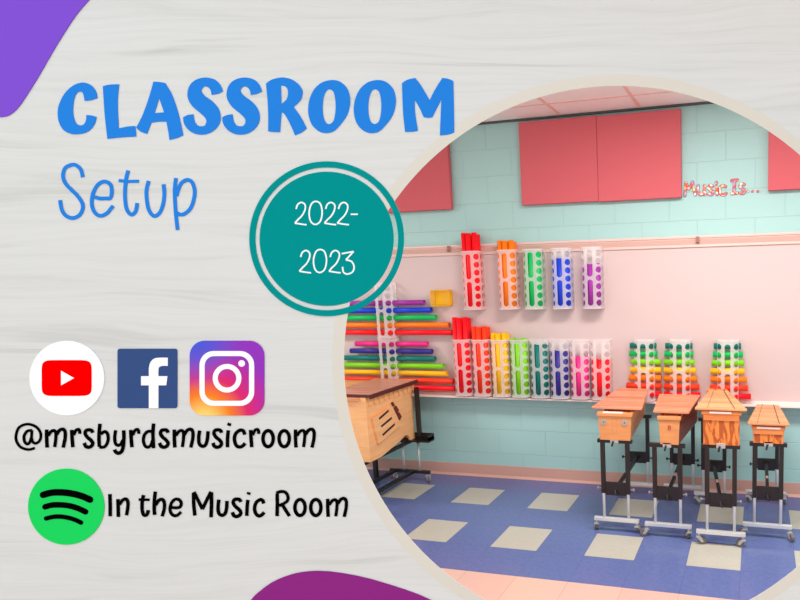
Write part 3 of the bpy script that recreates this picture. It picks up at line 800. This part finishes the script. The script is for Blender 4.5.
def SB(strokes, ox, oy, sc, w, name, material, parent, z0=Z_0, z1=Z_1, dx=0, dy=0, k=6, cap=False):
    b_ = MB(); zo = -0.00012
    for s_ in strokes:
        zo += 0.00012
        ww = w; closed = False; pts = s_
        if isinstance(s_, dict): pts = s_['p']; ww = s_.get('w', w); closed = s_.get('c', False)
        if s_ is not pts and 'raw' in s_: q = [L2(x, y) for x, y in pts]
        else: q = [L2(ox+x/sc+dx, oy+y/sc+dy) for x, y in pts]
        stroke(b_, q, ww*U, z0, z1+zo, closed, k, cap)
    return b_.build(name, material, parent)
def FO(loops, ox, oy, sc, name, material, parent, z0=Z_0, z1=Z_1, dx=0, dy=0):
    ol = []
    for lp_ in loops:
        ol.append([L2(ox+p.x/sc+dx, oy+p.y/sc+dy) for p in smooth_outline(lp_)])
    return filled(name, ol, z0, z1, material, parent)
BLUE = flat('blue_letter_paint', 42, 132, 224)
w1 = on_sign('title_lettering', 'bold blue capital letters reading CLASSROOM across the top of the sign', 'lettering')
gC = [(280,248,1),(330,243),(384,226,1),(372,175),(340,130),(300,108),(255,103),(190,125),(120,190),(75,280),(65,350),(75,420),(110,480),(160,508),(210,515),(280,505),(330,475),(362,430),(376,378,1),(335,365),(293,362,1),(292,400),(275,435),(243,444),(212,425),(192,370),(188,310),(196,240),(215,190),(243,173),(268,190)]
gL = [(426,130,1),(485,118),(556,116,1),(547,200),(545,300),(553,468,1),(620,454),(684,449,1),(690,490),(694,533,1),(580,540),(462,552,1),(440,350)]
gA = [(230,95,1),(280,98),(325,106,1),(380,200),(425,330),(450,430),(469,522,1),(420,545),(358,560,1),(350,500),(334,414,1),(270,415),(215,422,1),(200,460),(180,512,1),(130,495),(92,462,1),(140,370),(185,250),(210,170)]
gAh = [(276,226,1),(315,340,1),(240,346,1)]
gS = [(695,200,1),(745,192),(787,172,1),(765,120),(720,78),(645,62),(570,80),(520,125),(502,190),(512,245),(550,300),(610,350),(645,385),(654,415),(640,445),(612,452),(585,445),(562,415),(550,355,1),(505,362),(467,380,1),(475,430),(510,480),(560,510),(620,518),(680,505),(735,465),(765,410),(765,350),(745,300),(700,250),(650,215),(622,185),(615,160),(630,138),(650,132),(675,145),(690,170)]
gR = [(530,110,1),(570,82),(620,66),(670,62),(730,75),(785,110),(818,155),(822,195),(805,245),(752,298,1),(805,370),(856,466,1),(820,498),(762,524,1),(735,460),(695,380),(665,342,1),(655,342,1),(648,420),(643,498,1),(595,497),(547,492,1),(548,380),(543,250)]
gRh = [(650,126,1),(680,130),(702,155),(706,190),(695,235),(654,274,1),(652,200)]
gO = [(425,82),(490,100),(540,150),(562,220),(560,290),(535,370),(480,445),(430,492),(375,506),(320,495),(265,450),(235,385),(227,310),(240,230),(280,150),(345,98)]
gOh = [(398,155),(428,175),(443,230),(447,300),(440,370),(425,415),(395,434),(368,420),(350,375),(343,305),(350,225),(370,172)]
gM = [(297,108,1),(340,80),(403,65,1),(450,125),(519,242,1),(560,160),(620,65,1),(665,72),(708,90,1),(712,250),(716,500,1),(670,518),(600,525,1),(605,400),(612,238,1),(575,310),(540,380,1),(505,384),(470,378,1),(440,310),(400,242,1),(402,340),(425,486,1),(380,495),(322,496,1),(305,330)]
for lps, ox, dx in (([gC], 50, 0), ([gL], 50, 0), ([gA, gAh], 125, 0), ([gS], 125, 0), ([gS], 125, 39.1), ([gR, gRh], 200, 0), ([gO, gOh], 280, 0), ([gO, gOh], 280, 45.6), ([gM], 365, 0)):
    FO(lps, ox, 70, 8, 'letter', BLUE, w1, dx=dx)
w2 = on_sign('script_lettering', 'thin blue handwritten letters reading Setup below the bold title', 'lettering')
for sts, ox in (([[(265,178),(250,120),(215,85),(175,80),(125,105),(107,165),(125,225),(170,275),(225,330),(262,390),(262,440),(235,485),(185,505),(135,490),(100,445),(83,362)]], 50),
                ([[(355,335),(400,348),(450,348),(485,345),(497,300),(490,245),(460,218),(425,215),(385,240),(350,300),(337,370),(345,430),(375,475),(415,487),(460,465),(485,435),(508,408)]], 50),
                ([[(628,125),(612,190),(603,280),(604,360),(615,430),(640,470),(665,475),(690,445),(700,385)], {'p': [(553,205),(630,212),(713,210)], 'w': 3.0}], 50),
                ([[(272,208),(255,280),(256,350),(270,430),(300,480),(330,487),(365,455),(388,390),(397,310),(390,235)]], 115),
                ([[(490,185),(480,280),(483,380),(490,480),(503,600)], [(495,330),(510,270),(540,220),(585,200),(622,225),(640,290),(632,360),(605,430),(560,470),(525,478),(500,465)]], 115)):
    SB(sts, ox, 155, 8, 3.7, 'letter', BLUE, w2)
# teal medallion
md_ = on_sign('round_badge', 'round teal badge with a separate outer ring reading 2022-2023', 'badge')
TEAL = flat('teal_badge_paint', 6, 147, 145); WHITE = flat('white_print', 255, 255, 255)
BX, BY = 327.0, 238.9
filled('disc', [circ(BX, BY, 67)], Z_0, 0.0020, TEAL, md_)
filled('outer_ring', [circ(BX, BY, 77.3), circ(BX, BY, 71.4)], Z_0, 0.0020, TEAL, md_)
two = [(130,115),(140,88),(162,76),(183,90),(183,120),(165,155),(140,180),(123,200)]; twob = [(123,200),(160,206),(193,210)]
zero = {'p': [(248,70),(275,85),(286,135),(275,188),(245,208),(217,188),(208,135),(222,85)], 'c': True}
for sts, dx, dy in (([two, twob], 0, 0), ([zero], 0, 0), ([two, twob], 177/6, 0), ([two, twob], 254/6, 0), ([[(457,147),(500,147)]], 0, 0),
                    ([two, twob], 27/6, 48), ([zero], 26/6, 48), ([two, twob], 204/6, 48), ([[(403,383),(474,370)], [(474,370),(445,402),(428,420)], [(428,420),(462,430),(477,460),(470,490),(440,505),(415,495),(408,462)]], 0, 0)):
    SB(sts, 275, 190, 6, 1.5, 'digit', WHITE, md_, 0.0020, 0.0026, dx, dy)
# black handwriting
INK = flat('black_letter_paint', 6, 6, 6)
w3 = on_sign('handle_lettering', 'black handwritten account handle starting with an at sign, below the three upper icons', 'lettering')
g_m = [[(370,145),(370,240),(375,325)], {'p': [(385,205),(415,165),(445,155),(462,180),(460,250),(450,320)], 'w': 3.1}, {'p': [(470,195),(500,152),(535,142),(555,170),(555,230),(545,280),(535,325)], 'w': 3.3}]
g_r = [[(620,148),(625,240),(632,322)], {'p': [(640,200),(662,155),(688,143),(700,162),(700,188)], 'w': 3.0}]
g_s = [[(130,178),(120,155),(95,148),(65,155),(55,185),(75,220),(110,250),(130,280),(120,308),(90,322),(60,312),(45,278)]]
g_o = {'c': True, 'p': [(math.cos(a*math.pi/6)*51, math.sin(a*math.pi/6)*80) for a in range(12)]}
WW = 3.5
ATS = [{'p': [(252,330),(185,345),(110,320),(68,260),(65,195),(90,130),(140,98),(195,92),(260,115),(300,160),(312,210),(300,255),(265,282),(235,272),(220,230),(222,150)], 'w': 2.6},
       {'p': [(222,152),(175,162),(145,210),(150,265),(178,290),(205,265),(216,225)], 'w': 2.8}]
for sts, ox, oy, sc, dx, dy in (
    (ATS, 10, 415, 10, 0, 0), (g_m, 10, 415, 10, 0, 0), (g_r, 10, 415, 10, 0, 0), (g_s, 80, 415, 10, 0, 0),
    ([[(203,87),(195,170),(193,250),(197,318)], {'p': [(197,318),(235,322),(265,300),(285,245),(278,188),(250,165),(212,190)], 'w': 3.1}], 80, 415, 10, 0, 0),
    ([{'p': [(360,152),(350,220),(357,280),(380,302),(410,292),(432,250)], 'w': 3.2}, [(440,152),(442,230),(436,310),(420,362),(388,382),(360,368),(348,345)]], 80, 415, 10, 0, 0),
    (g_r, 10, 415, 10, 59, 0),
    ([[(738,85),(732,180),(735,260),(738,332)], {'p': [(725,165),(680,165),(647,200),(637,250),(650,302),(680,322),(712,300),(730,250)], 'w': 3.1}], 80, 415, 10, 0, 0),
    (g_s, 80, 415, 10, 75.3, 0), (g_m, 10, 415, 10, 127.6, 0),
    ([[(500,155),(490,220),(495,285),(525,312),(558,298),(576,240),(583,162)]], 150, 415, 10, 0, 0),
    (g_s, 80, 415, 10, 128.7, 0), ([[(68,122),(62,190),(62,258)], {'p': [(79,64),(72,86)], 'w': 3.6}], 220, 415, 8, 0, 0),
    ([[(200,158),(188,127),(160,122),(127,150),(117,195),(132,243),(160,255),(185,245),(203,225)]], 220, 415, 8, 0, 0),
    (g_r, 10, 415, 10, 178.8, 0), ([g_o], 0, 0, 10, 268.3, 438.6), ([g_o], 0, 0, 10, 284.4, 438.6), (g_m, 10, 415, 10, 248.7, 0)):
    SB(sts, ox, oy, sc, WW, 'letter', INK, w3, dx=dx, dy=dy)
w4 = on_sign('page_lettering', 'black handwritten words In the Music Room beside the round green icon', 'lettering')
for sts, ox, oy, sc, dx, dy in (
    ([[(102,140),(105,250),(105,362)]], 100, 480, 10, 0, 0),
    ([[(182,190),(185,280),(187,368)], {'p': [(198,245),(228,202),(262,190),(282,220),(280,280),(268,352)], 'w': 3.3}], 100, 480, 10, 0, 0),
    ([[(438,150),(425,220),(424,290),(435,340),(458,352),(478,335),(485,300)], {'p': [(390,195),(498,197)], 'w': 2.6}], 100, 480, 10, 0, 0),
    ([[(556,115),(547,200),(545,280),(549,348)], {'p': [(560,250),(588,205),(622,192),(645,222),(645,290),(624,362)], 'w': 3.3}], 100, 480, 10, 0, 0),
    ([{'p': [(708,268),(750,277),(800,270),(815,230),(792,196),(755,192),(720,225),(703,280),(712,328),(745,356),(782,348),(813,318)], 'w': 3.1}], 100, 480, 10, 0, 0),
    ([[(201,355),(190,240),(188,128)], {'p': [(192,118),(235,205),(277,290)], 'w': 3.3}, {'p': [(277,290),(320,200),(362,118)], 'w': 3.3}, [(366,122),(368,240),(363,372)]], 175, 480, 10, 0, 0),
    ([[(441,195),(433,270),(440,328),(470,352),(500,338),(517,290),(522,208)]], 175, 480, 10, 0, 0),
    (g_s, 80, 415, 10, 148, 69.2), ([[(730,198),(723,280),(720,358)], {'p': [(742,122),(735,145)], 'w': 3.6}], 175, 480, 10, 0, 0),
    ([[(72,188),(62,163),(40,158),(10,182),(-2,228),(10,270),(35,287),(60,275),(75,257)]], 255, 480, 8, 0, 0),
    ([[(179,108),(180,200),(178,288)], {'p': [(172,104),(205,92),(245,98),(266,135),(255,172),(195,205)], 'w': 3.1}, {'p': [(222,200),(250,245),(278,288)], 'w': 3.3}], 255, 480, 8, 0, 0),
    ([g_o], 0, 0, 10, 300.2, 507.4), ([g_o], 0, 0, 10, 316.0, 507.4), (g_m, 10, 415, 10, 280.9, 69.2)):
    SB(sts, ox, oy, sc, WW, 'letter', INK, w4, dx=dx, dy=dy)
# icons
def rrect(x0, y0, x1, y1, r, n=8):
    P = []
    for cx_, cy_, a0 in ((x1-r, y0+r, -90), (x1-r, y1-r, 0), (x0+r, y1-r, 90), (x0+r, y0+r, 180)):
        for i in range(n+1):
            a = math.radians(a0+90*i/n); P.append(L2(cx_+r*math.cos(a), cy_+r*math.sin(a)))
    return P
ic = on_sign('icon_badge', 'round white badge with a red rounded play button', 'badge', 'icon badges on the sign')
filled('disc', [circ(67.5, 378, 37.3)], Z_0, 0.0020, WHITE, ic)
REDP = flat('red_print', 255, 0, 0)
SE = []
for i in range(64):
    a = 2*math.pi*i/64; c_, s_ = math.cos(a), math.sin(a)
    SE.append(L2(67.6+24.9*math.copysign(abs(c_)**0.3, c_), 378+17.9*math.copysign(abs(s_)**0.3, s_)))
pb_ = filled('button', [SE], 0.0020, 0.0026, REDP, ic)
filled('play_triangle', [[L2(62.2, 370.7), L2(75.2, 378), L2(62.2, 385.3)]], 0.0026, 0.0030, WHITE, pb_)
ic = on_sign('icon_badge', 'square navy blue badge with a white lowercase letter f', 'badge', 'icon badges on the sign')
filled('tile', [rrect(118.1, 348.7, 177.7, 408.1, 2.4)], Z_0, 0.0020, flat('navy_print', 58, 82, 132), ic)
FO([[(280,516,1),(280,355,1),(225,355,1),(225,290,1),(280,290,1),(280,235,1),(290,195),(315,168),(355,160),(413,160,1),(413,218,1),(375,218),(352,228),(347,250),(347,290,1),(411,290,1),(402,355,1),(347,355,1),(347,516,1)]],
   110, 335, 7.06, 'letter', WHITE, ic, 0.0020, 0.0026)
ic = on_sign('icon_badge', 'rounded square badge fading from yellow to purple with a white camera outline', 'badge', 'icon badges on the sign')
GR = mat('sunset_gradient_print', rgb(230, 60, 110), 0.7, spec=0.1); t = NT(GR)
co = t.coords(); ctr = L2(205, 421); ctr2 = L2(196, 342)
def dist_to(c_):
    v = t.n('ShaderNodeVectorMath', operation='DISTANCE'); t.l(co, v.inputs[0]); v.inputs[1].default_value = (c_.x, c_.y, 0.0019); return t.math('DIVIDE', v.outputs['Value'], 75*U)
r1 = t.ramp(dist_to(ctr), [(0.0, rgb(255, 222, 125)), (0.12, rgb(255, 212, 110)), (0.36, rgb(252, 128, 32)), (0.58, rgb(226, 44, 106)), (0.78, rgb(196, 44, 150)), (1.0, rgb(150, 54, 190))])
f2 = t.ramp(dist_to(ctr2), [(0.0, g(1)), (0.25, g(0.75)), (0.62, g(0.0))])
t.l(t.mix(f2, r1, rgb(70, 92, 218)), t.p.inputs['Base Color'])
filled('tile', [rrect(190.2, 340.7, 264.7, 415.4, 15)], Z_0, 0.0020, GR, ic)
filled('camera_outline', [rrect(200.2, 351.0, 254.8, 405.8, 14), rrect(205.3, 356.1, 249.7, 400.7, 9.5)], 0.0020, 0.0026, WHITE, ic)
filled('lens_ring', [circ(227.7, 378.2, 14.3, 48), circ(227.7, 378.2, 9.3, 48)], 0.0020, 0.0026, WHITE, ic)
filled('lens_dot', [circ(242.3, 363.4, 3.3, 24)], 0.0020, 0.0026, WHITE, ic)
ic = on_sign('icon_badge', 'round bright green badge with three curved black stripes', 'badge', 'icon badges on the sign')
filled('disc', [circ(66.8, 506.5, 38)], Z_0, 0.0020, flat('bright_green_print', 33, 217, 97), ic)
for w_, pts in ((6.6, [(160,231),(220,216),(290,215),(360,224),(420,240),(473,263)]), (5.7, [(173,311),(220,299),(280,298),(340,305),(395,322),(443,344)]), (4.5, [(180,388),(230,377),(280,376),(330,384),(375,398),(413,416)])):
    SB([pts], 20, 460, 6.67, w_, 'curved_stripe', INK, ic, 0.0020, 0.0026, cap=True)
# purple cut-outs
o = filled('corner_cutout', [[L2(p.x, p.y) for p in smooth_outline([(89.9,0),(78,13.8),(67,30),(54,51),(39,77),(23.8,101),(16.2,110.5),(9.7,115.4),(4.3,117),(0,117.2),(-15,115),(-55,95,1),(-60,-55,1),(140,-55,1),(104,-16)])]], Z_0, 0.0020, flat('violet_paint', 131, 82, 210))
o.matrix_world = SM; tag(o, 'violet curved cut-out shape on the upper left corner of the sign', 'decoration')
o = filled('wave_cutout', [[L2(p.x, p.y) for p in smooth_outline([(251,600),(260,591),(272.5,582),(287.5,575.5),(302.5,571.8),(320,570.7),(340,572.5),(365,577.3),(390,584.4),(415,592.8),(431,599.7),(480,622),(495,650),(450,675),(300,672),(235,650),(232,625)])]], Z_0, 0.0020, flat('magenta_purple_paint', 145, 44, 132))
o.matrix_world = SM; tag(o, 'dark magenta purple rounded wave shape at the bottom edge of the sign', 'decoration')
